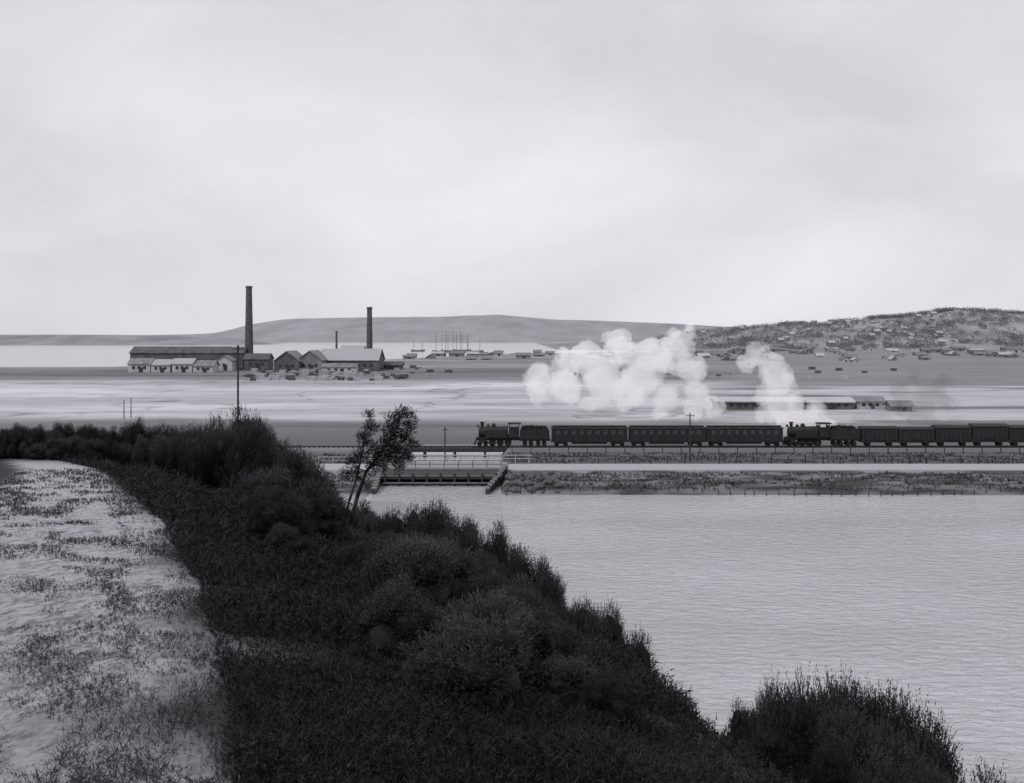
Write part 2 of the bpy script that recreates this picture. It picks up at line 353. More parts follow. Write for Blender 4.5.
def shrub(X,Y,wd,h,label='dark bushy shrub on the slope above the lagoon',group='shrubs on the hillside'):
    global nsh
    ob=bpy.data.objects.new('shrub',SH[nsh%8]); nsh+=1
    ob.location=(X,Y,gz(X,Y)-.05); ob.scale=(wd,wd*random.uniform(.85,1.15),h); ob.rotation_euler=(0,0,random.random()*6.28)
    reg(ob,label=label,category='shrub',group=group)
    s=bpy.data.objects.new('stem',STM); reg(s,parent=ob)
SX=[60,85,118,150,180,215,228,243,258,275,290,312,325,340,380,410,430,450,470,482,500,518,535,552,562,575,590,606,620,635,648,660,680,700,740,765,790,815,840,870,900,915,960,1024]
SY=[422,421,421,423,423,420,414,411,416,438,445,452,500,506,510,500,500,518,522,530,540,552,562,578,600,598,600,606,624,642,664,696,706,714,704,688,674,662,668,680,690,694,708,720]
def S(px): return float(np.interp(px,SX,SY))
def put(px,top,Y,wpx,**k):
    X=XA(px,Y); tz_=ZA(top,Y); b=gz(X,Y); h=max(.6,tz_-b)
    shrub(X,Y,max(wpx*Y/F*1.1,.55*h),h*1.04,**k)
def byp(px,Y,wpx,dy=0,**k): put(px,S(px)+dy,Y,wpx,**k)
for px in list(range(62,276,13)): byp(px,100+random.random()*14,26,random.uniform(-3,6),label='dark scrub bush along the crest of the spur')
for px in range(-20,60,12): byp(px,96+random.random()*8,28,random.uniform(0,8),label='dark scrub bush along the crest of the spur')
for px in range(40,290,17): byp(px,88+random.random()*8,28,random.uniform(10,22))
for px,Y,wp in [(284,86,34),(300,80,34),(268,76,40),(312,74,32),(292,70,44),(325,66,34),(250,72,40),(338,60,40),(360,58,42),(378,56,40)]:
    byp(px,Y,wp,random.uniform(-3,4))
for px,top,wp,Y in [(403,501,50,53),(432,498,46,51),(464,513,54,47),(500,523,56,44),(532,543,48,41),(546,570,28,39.5),(580,597,46,35.5),(607,600,56,33.5),(630,624,40,32),(641,662,24,30.5)]:
    put(px,top,Y,wp,label='rounded feathery bush above the water')
for px,top,wp,Y in [(445,534,50,44),(480,552,56,41),(512,570,50,38),(540,608,42,35),(415,530,50,48),(380,530,50,50),(350,528,44,52),(572,632,56,32),(606,656,52,30),(628,688,34,29),(535,638,66,31),(495,604,64,34),(455,584,60,38),(580,670,60,28),(420,566,60,41),(618,706,44,27),(325,520,44,56),(335,556,50,48),(372,566,54,44)]:
    put(px,top,Y,wp)
for px,top,wp,Y in [(742,704,30,20),(764,690,42,20),(788,676,48,20),(814,664,54,20.5),(842,668,50,20),(870,682,44,19.5),(896,694,38,19),(916,704,26,19),(800,698,58,17.5),(850,702,56,17),(890,722,46,16.5),(764,718,44,17.5),(830,736,60,15.5),(930,762,50,15),(985,770,60,14.5),(880,756,50,15)]:
    put(px,top,Y,wp,label='feathery dark shrub growing above the lagoon edge')
for px,top,wp,Y in [(676,706,16,25),(690,712,14,24),(660,704,18,26)]:
    put(px,top,Y,wp,label='small ragged bush on the bank')
cnt=0;tries=0
while cnt<115 and tries<9000:
    tries+=1
    px=random.uniform(205,650); Y=math.exp(random.uniform(math.log(8),math.log(85)))
    X=XA(px,Y); d=X-float(xedge(Y)); zg=gz(X,Y)
    if d<1.8 or zg<.5: continue
    gy=HY+(HC-zg)*F/Y
    if px< np.interp(gy,[450,500,560,620,700,780],[190,225,262,285,320,350])+random.uniform(-25,25): continue
    h=random.uniform(.9,2.2) if Y>22 else random.uniform(.5,1.1); top=gy-h*F/Y
    if top<S(px)+22 or gy>900: continue
    shrub(X,Y,h*random.uniform(1.0,1.35),h); cnt+=1
# ------------------------------------------------------------------ HEATH + GRASS (stuff)
def tufts(n,Y0,Y1,x0,x1,hh,ww,nb,dmin,dmax,lo=0.,spread=.9,lean=.5,fs=1.0,jit=0.,stretch=1.):
    Y=np.exp(rng.uniform(math.log(Y0),math.log(Y1),n)); px=rng.uniform(x0,x1,n); X=(px-512)*Y/F
    d=X-xedge(Y); k=(d>dmin)&(d<dmax); X=X[k];Y=Y[k]; z=ground(X,Y); k=z>.2; X=X[k];Y=Y[k];z=z[k]
    wx=2.2*fbm(X/1.7,Y/1.7,17); wy=2.2*fbm(X/1.7+9,Y/1.7,18)
    lm=fbm((X*.85+Y*.52)/fs+wx,(Y*.85-X*.52)/(fs*stretch)+wy,91); k=(lm+rng.normal(0,1,len(X))*jit>lo); X=X[k];Y=Y[k];z=z[k];lm=lm[k]
    sc=np.clip(Y/16,.45,3.2)
    hgt=hh*(.3+1.6*sst(.35,.75,lm))*np.sqrt(sc)
    N=len(X); pts=np.stack([X,Y,z-.02],-1)
    dr=norm(np.stack([rng.normal(0,lean,N),rng.normal(0,lean,N),np.ones(N)],-1))
    return sprigs(pts,dr,hgt*.8,nb,np.minimum(hgt*.4,.11*sc),ww*sc,spread,base=np.clip(-.05+.95*fbm(X/1.3,Y/1.3,95)+rng.normal(0,.2,N),0,1))
A=[tufts(100000,4.2,110,-40,690,.24,.016,9,.1,99),tufts(12000,6,40,690,1100,.25,.018,8,3,99)]
reg(bpy.data.objects.new('heath_scrub',trimesh('heath_scrub',np.concatenate([a[0] for a in A]),np.concatenate([a[1] for a in A]),[M_heath])),kind='stuff',label='low dark heath and bracken covering the slope',category='undergrowth')
B=[tufts(60000,4.2,60,-60,300,.05,.010,6,-4.4,.6,lo=.565,spread=.8,fs=.5,jit=.05,stretch=2.5),tufts(14000,4.2,90,-40,420,.13,.010,6,-.8,1.6,lo=.42,spread=.6,jit=.08)]
reg(bpy.data.objects.new('grass_tufts',trimesh('grass_tufts',np.concatenate([a[0] for a in B]),np.concatenate([a[1] for a in B]),[M_grass])),kind='stuff',label='thin dry grass tufts on the sandy track',category='grass')
n=16000; X=rng.uniform(-40,110,n); Y=np.where(rng.random(n)<.5,rng.uniform(139.5,151.5,n),rng.uniform(164,177,n)); z=ground(X,Y)
k=(z>.4)&(fbm(X/4,Y/1.5,97)>.42); X=X[k];Y=Y[k];z=z[k]
V_,S_=sprigs(np.stack([X,Y,z],-1),norm(np.stack([rng.normal(0,.4,len(X)),rng.normal(0,.4,len(X)),np.ones(len(X))],-1)),.2,6,.25,.07,.7)
reg(bpy.data.objects.new('bank_grass',trimesh('bank_grass',V_,S_,[M_heath])),kind='stuff',label='coarse grass along the railway and lagoon bank',category='grass')
# ------------------------------------------------------------------ TREE
TY=45.0; tx=XA(345,TY); tz=gz(tx,TY)-.1
tree=empty('windblown_tree',(tx,TY,tz),label='thin leaning double-stemmed tree with ragged crown',category='tree')
def tp(px,py,dy=0): return (XA(px,TY)-tx,dy,ZA(py,TY)-tz)
mb=MB()
mb.tube([(0,0,-.2),tp(350,525,.05),tp(357,497,.1),tp(366,472,.1),tp(378,456,.2),tp(392,436,.2),tp(401,415,.2)],[.12,.1,.085,.07,.05,.035,.015],8)
mb.tube([(-.05,.1,-.2),tp(344,525,-.2),tp(350,500,-.2),tp(357,478,-.1),tp(363,452,-.2),tp(369,420,-.2)],[.08,.07,.055,.045,.035,.012],8)
for a,b_ in [((378,456),(405,455)),((385,446),(382,425)),((366,472),(350,464)),((392,436),(410,424)),((364,455),(376,440)),((361,480),(345,470)),((372,464),(392,468)),((352,505),(336,498)),((350,520),(362,508))]:
    mb.tube([tp(*a,.15),tp((a[0]+b_[0])/2,(a[1]+b_[1])/2+1,.1+random.uniform(-.3,.3)),tp(*b_,random.uniform(-.5,.5))],[.035,.022,.008],5)
mo('trunk',mb,[M_bark],smooth=True,parent=tree)
P_=[];D_=[]
for px,py,r in [(403,413,8),(396,421,10),(409,427,8),(390,432,10),(402,440,11),(395,451,11),(407,457,8),(386,457,10),(377,464,9),(397,467,8),(385,444,9),(368,416,6),(370,428,8),(365,440,8),(375,451,9),(352,463,8),(361,455,8),(357,474,6),(346,474,6),(370,468,6),(412,417,5),(359,437,5),(366,484,4),(413,446,5),(338,500,7),(346,510,7),(362,508,6),(336,516,8)]:
    c=np.array(tp(px,py,random.uniform(-.4,.4))); R=r/24.4; k=int(85*(r/6)**2); d=norm(rng.normal(0,1,(k,3)))
    P_.append(c+d*R*(rng.random((k,1))**.6)*rng.uniform(.7,1.15,(k,1))); D_.append(norm(d*.7+np.array([.5,0,.5])+rng.normal(0,.2,(k,3))))
P_=np.concatenate(P_);D_=np.concatenate(D_)
V_,S_=sprigs(P_,D_,.16,9,.06,.022,.7,base=np.clip(.3+rng.normal(0,.15,len(P_)),0,1))
reg(bpy.data.objects.new('crown',trimesh('crown',V_,S_*.55,[M_fol])),parent=tree)
# ------------------------------------------------------------------ RAILWAY
RY=183.0; RZ=1.5
M_iron=mat('dark_iron',.02,rough=.6,scale=2); M_iron2=mat('worn_iron',.04,rough=.6,scale=3); M_black=mat('soot',.012,rough=.7)
M_car=mat('carriage_paint',.024,rough=.5,scale=1.5,spec=.2); M_carroof=mat('carriage_roof',.035,rough=.8); M_glass=mat('window_glass',.055,rough=.25,spec=.4); M_wood=mat('weathered_timber',.15,scale=2,stretch=(1,1,4)); M_white=mat('white_paint',.62,var=.15); M_rail=mat('faded_white_paint',.36,var=.3,scale=2); M_dwood=mat('dark_timber',.035,scale=2)
mb=MB()
for s in (-.55,.55): mb.box(0,RY+s,RZ+.17,700,.07,.12)
trk=mo('railway_track',mb,[M_iron2],label='single narrow railway track on ballast',category='railway track')
mb=MB()
for i in range(-180,260): mb.box(i*.8,RY,RZ+.06,.22,2.1,.12)
mo('sleepers',mb,[M_dwood],parent=trk,kind='stuff')
RT=RZ+.23
def wheel(parent,x,y,r,n=14,name='wheel'):
    mb=MB(); mb.cyl((0,-.06,0),(0,.06,0),r,r,n,0); mb.cyl((0,-.1,0),(0,.1,0),r*.25,r*.25,8,1)
    return mo(name,mb,[M_black,M_iron2],loc=(x,y,r),parent=parent)
def make_loco():
    L_=empty('steam_locomotive',(0,0,0),label='small dark steam locomotive hauling the train',category='steam locomotive')
    mb=MB(); mb.cyl((.9,0,2.15),(5.6,0,2.2),.8,.86,20); mb.cyl((.7,0,2.15),(.9,0,2.15),.62,.8,20); mb.cyl((1.9,0,2.15),(1.97,0,2.15),.84,.84,20); mb.cyl((3.6,0,2.18),(3.67,0,2.18),.88,.88,20)
    mo('boiler',mb,[M_iron],parent=L_,smooth=False)
    mb=MB(); mb.cyl((1.3,0,2.8),(1.3,0,3.55),.24,.28,12); mb.cyl((1.3,0,3.55),(1.3,0,3.7),.36,.36,12); mo('smokestack',mb,[M_black],parent=L_)
    mb=MB(); mb.cyl((3.2,0,2.8),(3.2,0,3.3),.38,.36,12); mb.cyl((3.2,0,3.3),(3.2,0,3.48),.36,.14,12); mo('steam_dome',mb,[M_iron],parent=L_)
    mb=MB(); mb.cyl((2.3,0,2.8),(2.3,0,3.2),.28,.26,12); mb.cyl((2.3,0,3.2),(2.3,0,3.32),.26,.1,12); mo('sand_dome',mb,[M_iron],parent=L_)
    mb=MB(); mb.box(5.0,0,1.5,2.0,1.6,.5); mb.box(6.6,-1.08,2.1,1.7,.06,1.4);mb.box(6.6,1.08,2.1,1.7,.06,1.4);mb.box(5.75,0,2.3,.06,2.1,1.9);mb.box(7.4,0,2.3,.06,2.0,1.9)
    for x in (5.8,7.4):
        for y in (-1.08,1.08): mb.box(x,y,3.1,.1,.06,.62)
    mo('cab',mb,[M_car],parent=L_)
    mb=MB()
    for y in (-1.0,1.0): mb.box(3.6,y,1.95,3.6,.35,1.0)
    mo('side_tank',mb,[M_car],parent=L_)
    mb=MB(); mb.box(6.65,0,3.46,2.3,2.4,.1); mb.box(6.65,0,3.55,2.1,1.6,.1); mo('cab_roof',mb,[M_iron],parent=L_)
    mb=MB(); mb.box(4,0,1.12,7.4,.9,.5); mb.box(3.3,-.98,1.37,5.4,.5,.1);mb.box(3.3,.98,1.37,5.4,.5,.1); mb.box(.35,0,1.0,.18,2.2,.5)
    mb.box(1.3,-.85,.85,.9,.4,.6); mb.box(1.3,.85,.85,.9,.4,.6); mb.box(3.6,-1.0,.62,3.0,.06,.16)
    mb.add([(.3,-1,.2),(.3,1,.2),(-.3,0,.2),(.3,-.9,.85),(.3,.9,.85),(.1,0,.85)],[[0,2,1],[3,4,5],[0,3,5,2],[2,5,4,1],[0,1,4,3]])
    mo('frame',mb,[M_iron],parent=L_)
    mb=MB(); mb.cyl((.45,0,3.1),(.8,0,3.1),.2,.2,10); mo('headlamp',mb,[M_iron2],parent=L_)
    for x,r in ((.9,.38),(1.9,.38),(3.0,.58),(4.3,.58),(5.6,.58)):
        for y in (-.62,.62): wheel(L_,x,y,r)
    return L_
def make_tender():
    L_=empty('coal_tender',(0,0,0),label='dark coal tender behind the locomotive',category='tender')
    mb=MB(); mb.box(2.4,0,1.75,4.9,2.2,1.4); mb.box(2.4,0,1.0,5.1,1.6,.4); mb.box(2.4,-1.07,2.55,4.6,.06,.25); mb.box(2.4,1.07,2.55,4.6,.06,.25); mo('tank',mb,[M_car],parent=L_)
    mb=MB()
    for i in range(60): mb.box(random.uniform(.5,4.3),random.uniform(-.8,.8),2.5+random.uniform(0,.45),.4,.35,.3,rz=random.random()*3)
    mo('coal',mb,[M_black],parent=L_)
    for x in (.8,1.8,3.0,4.0):
        for y in (-.62,.62): wheel(L_,x,y,.38)
    return L_
def make_car(n=9,Lc=12.8):
    L_=empty('railway_carriage',(0,0,0),label='dark wooden passenger carriage with clerestory roof',category='railway carriage',group='carriages of the passing train')
    mb=MB(); mb.box(Lc/2,0,1.95,Lc-.3,2.3,1.9); mb.box(Lc/2,0,.86,Lc,2.2,.34); mb.box(Lc/2,-1.17,1.85,Lc-.7,.05,.07,1); mb.box(Lc/2,-1.17,1.05,Lc-.7,.05,.07,1)
    mb.box(Lc/2,0,.58,Lc*.45,1.2,.4,0)
    mo('body',mb,[M_car,M_iron2],parent=L_)
    mb=MB(); mb.box(Lc/2,0,2.96,Lc,2.45,.1); mb.box(Lc/2,0,3.06,Lc-.2,1.9,.1); mb.box(Lc/2,0,3.22,Lc-.6,1.1,.24); mb.box(Lc/2,0,3.37,Lc-.4,1.25,.06); mo('roof',mb,[M_carroof],parent=L_)
    wb=MB(); wb.box(0,0,0,.62,.03,.66,0); wb.box(0,-.012,0,.04,.03,.70,1); W=wb.mesh('window',[M_glass,M_car])
    for i in range(n):
        for y in (-1.165,1.165):
            o=bpy.data.objects.new('window',W); o.location=(1.2+i*(Lc-2.4)/(n-1),y,2.38); reg(o,parent=L_)
    for x in (1.7,Lc-1.7):
        b_=empty('bogie',(x,0,0),parent=L_)
        mb=MB(); mb.box(0,-.72,.5,2.0,.08,.2); mb.box(0,.72,.5,2.0,.08,.2); mb.box(0,0,.55,.3,1.5,.25); mo('bogie_frame',mb,[M_iron],parent=b_)
        for dx in (-.75,.75):
            for y in (-.6,.6): wheel(b_,dx,y,.36)
    return L_
def make_wagon():
    L_=empty('goods_wagon',(0,0,0),label='dark covered goods wagon coupled in the train',category='goods wagon',group='wagons of the passing train')
    mb=MB(); mb.box(3,0,1.95,5.9,2.2,1.9); mb.box(3,0,.82,6.1,2.0,.4)
    for i in range(8): mb.box(.3+i*.77,-1.12,1.95,.08,.05,1.9,1)
    mo('body',mb,[M_car,M_iron2],parent=L_)
    mb=MB(); mb.gable(3,0,2.92,6.1,2.4,.08,.35,axis='x'); mo('roof',mb,[M_iron],parent=L_)
    mb=MB(); mb.box(3,-1.15,1.9,1.5,.05,1.7); mo('door',mb,[M_iron],parent=L_)
    for x in (1.2,4.8):
        for y in (-.6,.6): wheel(L_,x,y,.4)
    return L_
lx=XA(472,RY)+.4
loco=make_loco(); loco.location=(lx,RY,RT); loco.scale=(1,1,1.08)
tend=make_tender(); tend.location=(lx+7.6,RY,RT); tend.scale=(1,1,1.1)
car=make_car(); x=lx+12.7; car.location=(x,RY,RT)
for i in range(2): x+=12.85; clone(car,(x,RY,RT))
x+=12.9
l2=clone(loco,(x+.1,RY,RT),label='second steam locomotive wreathed in white steam'); t2=clone(tend,(x+7.7,RY,RT))
wg=make_wagon(); x=x+12.8; wg.location=(x,RY,RT)
for i in range(7): x+=6.1; clone(wg,(x,RY,RT),scale=(1,1,random.choice([.96,1,1.12,1.05])))
# ------------------------------------------------------------------ POLES
def pole(X,Y,h,arms=1,label='weathered timber telegraph pole with crossarm',r=.13,**k):
    b=gz(X,Y); e=mo('telegraph_pole',(lambda m:(m.cyl((0,0,-.3),(0,0,h),r,r*.7,8),m)[1])(MB()),[M_dwood],loc=(X,Y,b),label=label,category='telegraph pole',**k)
    for a in range(arms):
        mb=MB(); mb.box(0,-.12,h-.4-.5*a,1.3,.1,.12); mo('crossarm',mb,[M_dwood],parent=e)
        for dx in (-.55,-.3,.3,.55):
            mb=MB(); mb.cyl((dx,-.12,h-.34-.5*a),(dx,-.12,h-.16-.5*a),.05,.03,6); mo('insulator',mb,[M_white],parent=e)
    return e
pole(XA(445,177.5),177.5,6.2,1,group='telegraph poles by the railway'); pole(XA(690,165),165,7.3,1,group='telegraph poles by the railway')
pole(XA(238,118),118,ZA(345,118)-gz(XA(238,118),118),1,label='tall thin timber telegraph pole above the scrub',r=.14)
pole(XA(124,260),260,4.5,0,label='bare wooden post on the flats'); pole(XA(131,265),265,4.8,0,label='bare wooden post on the flats')
smb=MB(); smb.cyl((0,0,-.4),(0,0,.75),.07,.055,6); SM=smb.mesh('stake',[M_dwood])
for i in range(52):
    X=-.5+i*1.55+random.uniform(-.3,.3); Y=138.3+1.2*math.sin(X/9)
    o=bpy.data.objects.new('stake',SM); o.location=(X,Y,max(0,gz(X,Y))); o.rotation_euler=(random.uniform(-.1,.1),random.uniform(-.12,.12),0); o.scale=(1,1,random.uniform(.6,1.1)); reg(o,label='short wooden stake at the lagoon edge',category='stake',group='stakes along the lagoon edge')
def fence(X0,X1,Y,z,h,n,label,mt,rails=2,wire=.03):
    mb=MB()
    for i in range(rails): mb.box(0,0,h*(i+1)/rails-.08,X1-X0,wire,wire*1.5)
    e=mo('fence',mb,[mt],loc=((X0+X1)/2,Y,z),label=label,category='fence')
    pm_=MB(); pm_.box(0,0,h/2-.1,.12,.12,h+.3); PM=pm_.mesh('post',[mt])
    for i in range(n):
        o=bpy.data.objects.new('post',PM); o.location=(-(X1-X0)/2+(X1-X0)*i/(n-1),.09,0); reg(o,parent=e)
fence(0,100,163.2,1.05,1.1,40,'post and wire fence beside the road',M_dwood,3)
fence(0,100,177.2,1.0,1.1,34,'post and wire fence beside the railway',M_dwood,3)
fence(XA(318,163),-18,163.2,1.05,1.1,6,'pale painted rail fence leading to the bridge',M_rail,2,.06)
# ------------------------------------------------------------------ BRIDGE
br=empty('road_bridge',(-9.5,157.5,0),label='low timber road bridge over the lagoon outlet',category='bridge')
mb=MB(); mb.box(0,0,1.42,17.6,7.4,.2); mo('deck',mb,[mat('deck_timber',.24,scale=3,stretch=(6,1,1))],parent=br)
mb=MB()
for y in (-3.5,0,3.5): mb.box(0,y,1.05,17.2,.3,.52)
mo('girders',mb,[M_dwood],parent=br,kind='stuff')
for x in (-6,-3,0,3,6):
    mb=MB()
    for y in (-3.4,-1.2,1.2,3.4): mb.cyl((x,y,-1.2),(x,y,.85),.2,.18,8)
    mb.box(x,0,.7,.3,7.3,.3)
    mo('pier',mb,[M_dwood],parent=br)
for y in (-3.6,3.6):
    mb=MB(); mb.box(0,y,2.55,25 if y>0 else 17.6,.1,.12); mb.box(0,y,2.05,25 if y>0 else 17.6,.06,.1)
    for i in range(-6,7):
        if y>0 or abs(i)<5: mb.box(i*2.0,y+.1,2.0,.12,.1,1.2)
    mo('handrail',mb,[M_rail if y>0 else M_wood],parent=br)
for sx in (-1,1):
    mb=MB(); n=9
    for j in range(n):
        t=j/(n-1); X0=sx*8.6+(-sx)*(2.2*t if sx>0 else 0.6*t)
        ht=2.1-1.3*t; mb.box(X0,-4.6-j*1.6,-1+(ht+1)/2-.2,.5,2.3,ht+1,0)
        mb.box(X0,-4.6-j*1.6,ht-.1,.6,2.3,.16,1)
    mo('wing_wall',mb,[M_dwood,M_wood],parent=br)
mb=MB(); mb.box(0,-7.2,1.28,16.6,6.8,.16,0)
mb.box(0,-10.7,1.15,16.4,.22,.5,0); mb.box(0,-10.84,1.34,16.2,.1,.16,1); mb.box(0,-11.2,.45,15.4,.2,.18,1)
for i in range(9): mb.cyl((-7.4+i*1.85,-10.9,-1),(-7.4+i*1.85,-10.9,1.7),.19,.17,8)
for i in range(9): mb.cyl((-7.4+i*1.85,-6.5,-1),(-7.4+i*1.85,-6.5,1.2),.19,.17,8)
mo('trestle',mb,[M_dwood,M_wood],parent=br)
mb=MB(); mb.box(0,-4.1,.0,17,.2,2.3); mo('underside_shade_panel',mb,[M_dwood],parent=br)  # dark panel added across the opening to paint the shade under the bridge
rb=empty('railway_bridge',(-9.5,183,0),label='short timber railway bridge over the channel',category='bridge')
mb=MB(); mb.box(0,0,1.32,17.6,3.2,.3); mb.box(0,-1.4,1.0,17.4,.3,.34); mb.box(0,1.4,1.0,17.4,.3,.34); mo('deck',mb,[M_dwood],parent=rb)
for x in (-5,0,5):
    mb=MB()
    for y in (-1.3,1.3): mb.cyl((x,y,-1.2),(x,y,.85),.18,.16,8)
    mo('pier',mb,[M_dwood],parent=rb)
for i in range(44):
    X=random.uniform(-.8,6.0); Y=random.uniform(138.8,151)
    v=IV*(1+.35*(rng.random((len(IV),1))-.5)); me=bpy.data.meshes.new('rock'); me.from_pydata((v*np.array([1,.8,.75])).tolist(),[],IF.tolist()); me.materials.append(mat('rock_stone',.09,scale=2))
    o=bpy.data.objects.new('rock',me); s=random.uniform(.3,.75); o.scale=(s,s,s); o.location=(X,Y,gz(X,Y)+s*.3); o.rotation_euler=(0,0,random.random()*6)
    reg(o,label='dark rough boulder on the lagoon bank',category='rock',group='boulders by the bridge')
# ------------------------------------------------------------------ FACTORY
M_br=mat('brick',.085,scale=.5); M_wl=mat('pale_wall',.42,var=.2,scale=.3); M_wd=mat('dark_wall',.10,scale=.3); M_rl=mat('pale_iron_roof',.34,var=.12,scale=.3,stretch=(8,1,1)); M_rd=mat('dark_roof',.085,scale=.3); M_rm=mat('mid_roof',.19,scale=.3); M_hole=mat('opening',.04)
M_rp=mat('whitewashed_roof',.42,var=.15,scale=.3)
M_hw=mat('hazed_town_wall',.38,var=.2,scale=.05); M_hd=mat('hazed_dark_wall',.18,scale=.05); M_hr=mat('hazed_town_roof',.17,scale=.05)  # far-off colours with distance haze mixed in, lower in contrast
def building(name,px0,px1,Y,yt,depth,rise,ax,wall,roof,nwin,label,cat='factory building',z=.5):
    X0,X1=XA(px0,Y),XA(px1,Y); w_=X1-X0; top=ZA(yt,Y); h=max(1.2,top-z-rise)
    e=empty(name,((X0+X1)/2,Y+depth/2,z),label=label,category=cat)
    mb=MB(); mb.gable(0,0,-.5,w_,depth,h+.5,rise,axis=ax); mo('wall',mb,[wall],parent=e)
    mb=MB(); mb.roof(0,0,h,w_,depth,rise,axis=ax,o=.6,t=.3); mo('roof',mb,[roof],parent=e)
    wm=MB(); wm.box(0,0,0,min(1.6,w_/(nwin+1)*.5),.08,min(1.8,h*.4)); W=wm.mesh('window',[M_hole])
    for i in range(nwin):
        o=bpy.data.objects.new('window',W); o.location=(-w_/2+w_*(i+1)/(nwin+1),-depth/2-.02,h*.55); reg(o,parent=e)
    mb=MB(); mb.box(w_*.08,-depth/2-.03,h*.3,2.2 if w_>8 else 1,.08,h*.6); mo('door',mb,[M_hole],parent=e)
    return e
building('factory_shed',130,243,640,347,18,3.5,'x',M_wd,M_rd,14,'long dark roofed factory building beside the chimney')
for a,b,yt,wl,rf in [(128,150,359,M_wl,M_rm),(151,170,360,M_wl,M_rl),(172,192,359,M_wl,M_rl),(193,213,361,M_wl,M_rm)]:
    building('factory_shed',a,b,590,yt,12,2.6,'x',wl,rf,3,'low white walled shed by the tidal flats')
building('factory_shed',216,232,620,356,10,2.5,'y',M_wl,M_rm,1,'small gabled works building')
building('factory_shed',244,268,630,354,14,3,'x',M_wd,M_rd,3,'dark windowed factory block')
building('factory_shed',274,299,590,351.5,26,5,'y',M_wd,M_rm,3,'gable fronted grey factory shed')
building('factory_shed',297,322,596,351,26,5,'y',M_rm,M_rm,3,'gable fronted pale factory shed')
building('factory_shed',318,378,612,349.5,30,6,'x',M_wd,M_rl,8,'long factory shed with pale iron roof')
building('factory_shed',340,362,660,346,20,4,'x',M_wd,M_rl,3,'tall rear factory shed')
building('factory_shed',380,402,640,362,9,1.8,'x',M_wd,M_rd,3,'low dark outbuilding on the flats')
building('factory_shed',322,356,575,364,8,1.5,'x',M_wl,M_rm,4,'low pale lean shed in front of the works')
def chimney(px,yt,Y,r0,r1,label):
    h=ZA(yt,Y)-.4; e=empty('factory_chimney',(XA(px,Y),Y,.4),label=label,category='chimney')
    mb=MB(); mb.cyl((0,0,-.5),(0,0,h-1.6),r0,r1,20); mb.box(0,0,1.5,r0*2.5,r0*2.5,5); mo('shaft',mb,[M_br],parent=e)
    mb=MB(); mb.cyl((0,0,h-1.6),(0,0,h-.5),r1,r1*1.22,20); mb.cyl((0,0,h-.5),(0,0,h),r1*1.22,r1*1.1,20); mo('cap',mb,[M_br],parent=e)
chimney(249,286,650,2.7,1.75,'tall tapering brick factory chimney'); chimney(369.5,307,670,2.1,1.5,'brick chimney behind the pale roofed shed'); chimney(336.5,331,640,.7,.55,'slim metal flue among the sheds')
tm=MB()
for k_ in range(5):
    for j in range(4): tm.box(random.uniform(-.15,.15),-1+j*.65,.2+k_*.42,4,.5,.3)
TS=[tm.mesh('timber_stack',[M_wl]),]
tm2=MB()
for k_ in range(4):
    for j in range(4): tm2.box(random.uniform(-.15,.15),-1+j*.65,.2+k_*.42,3.4,.5,.3)
TS.append(tm2.mesh('timber_stack',[M_rd]))
for i in range(200):
    px=random.triangular(236,450,300) if i<182 else random.uniform(640,900); y=random.uniform(367,381); X,Y=P(px,y,.4)
    o=bpy.data.objects.new('timber_stack',TS[i%2]); o.location=(X,Y,gz(X,Y)); s=random.uniform(.5,1.1); o.scale=(s,s,s*.95); o.rotation_euler=(0,0,random.uniform(-.6,.6))
    reg(o,label='stack of sawn timber on the flats' ,category='timber stack',group='timber stacks around the works')
building('long_shed',716,800,290,398.5,6,.8,'x',M_wd,M_rp,10,'long low pale roofed shed on the flats',cat='shed')
building('long_shed',803,853,292,399,6,.8,'x',M_wd,M_rp,6,'long low pale roofed shed on the flats',cat='shed')
building('long_shed',857,884,294,398,6,.9,'x',M_wl,M_rm,3,'small white shed beside a mud channel',cat='shed')
building('long_shed',892,912,285,402,5,1.0,'x',M_hd,M_rm,2,'small dark timber shed on the flats',cat='shed')
for i in range(100):
    a=random.uniform(650,1015) if i<66 else random.uniform(400,640); Y=random.uniform(820,1450) if i<66 else random.uniform(880,1150); wpx=random.uniform(5,15); base=HY+19.5*F/Y
    building('waterfront_building',a,a+wpx,Y,base-random.uniform(2.5,5.5),9,random.uniform(1.2,2.4),random.choice('xy') if wpx<11 else 'x',random.choice([M_hd,M_hd,M_hw,M_hr]),random.choice([M_hr,M_hd,M_hw,M_hr]),1,'low gabled building on the far waterfront',cat='building')
HM=[]
for wl,rf in ((M_hw,M_hr),(M_hw,M_hr),(M_hd,M_hd),(M_hr,M_hw)):
    mb=MB(); mb.gable(0,0,-2,10,8,6,3,0); mb.roof(0,0,4,10,8,3,m=1); mb.box(3,1,7,.9,.9,3,m=0); mb.box(-2,-4.03,2.4,1.2,.1,1.4,m=2); mb.box(2,-4.03,2.4,1.2,.1,1.4,m=2); HM.append(mb.mesh('house',[wl,rf,M_hr]))
for i in range(130):
    px=random.triangular(640,1030,930); Y=random.uniform(1560,2230); X=XA(px,Y); z=hz(X,Y)
    if z<2: continue
    o=bpy.data.objects.new('house',HM[i%4]); o.location=(X,Y,z+.6); s=random.uniform(.65,1.1); o.scale=(s,s,s); o.rotation_euler=(0,0,random.uniform(-.8,.8))
    reg(o,label='small gabled house on the hillside',category='house',group='houses on the town hillside')
n=1500; px=np.concatenate([rng.uniform(660,1030,n-300),rng.uniform(780,1030,300)]); Y=np.concatenate([rng.uniform(1500,2290,n-300),rng.uniform(2260,2320,300)]); X=(px-512)*Y/F
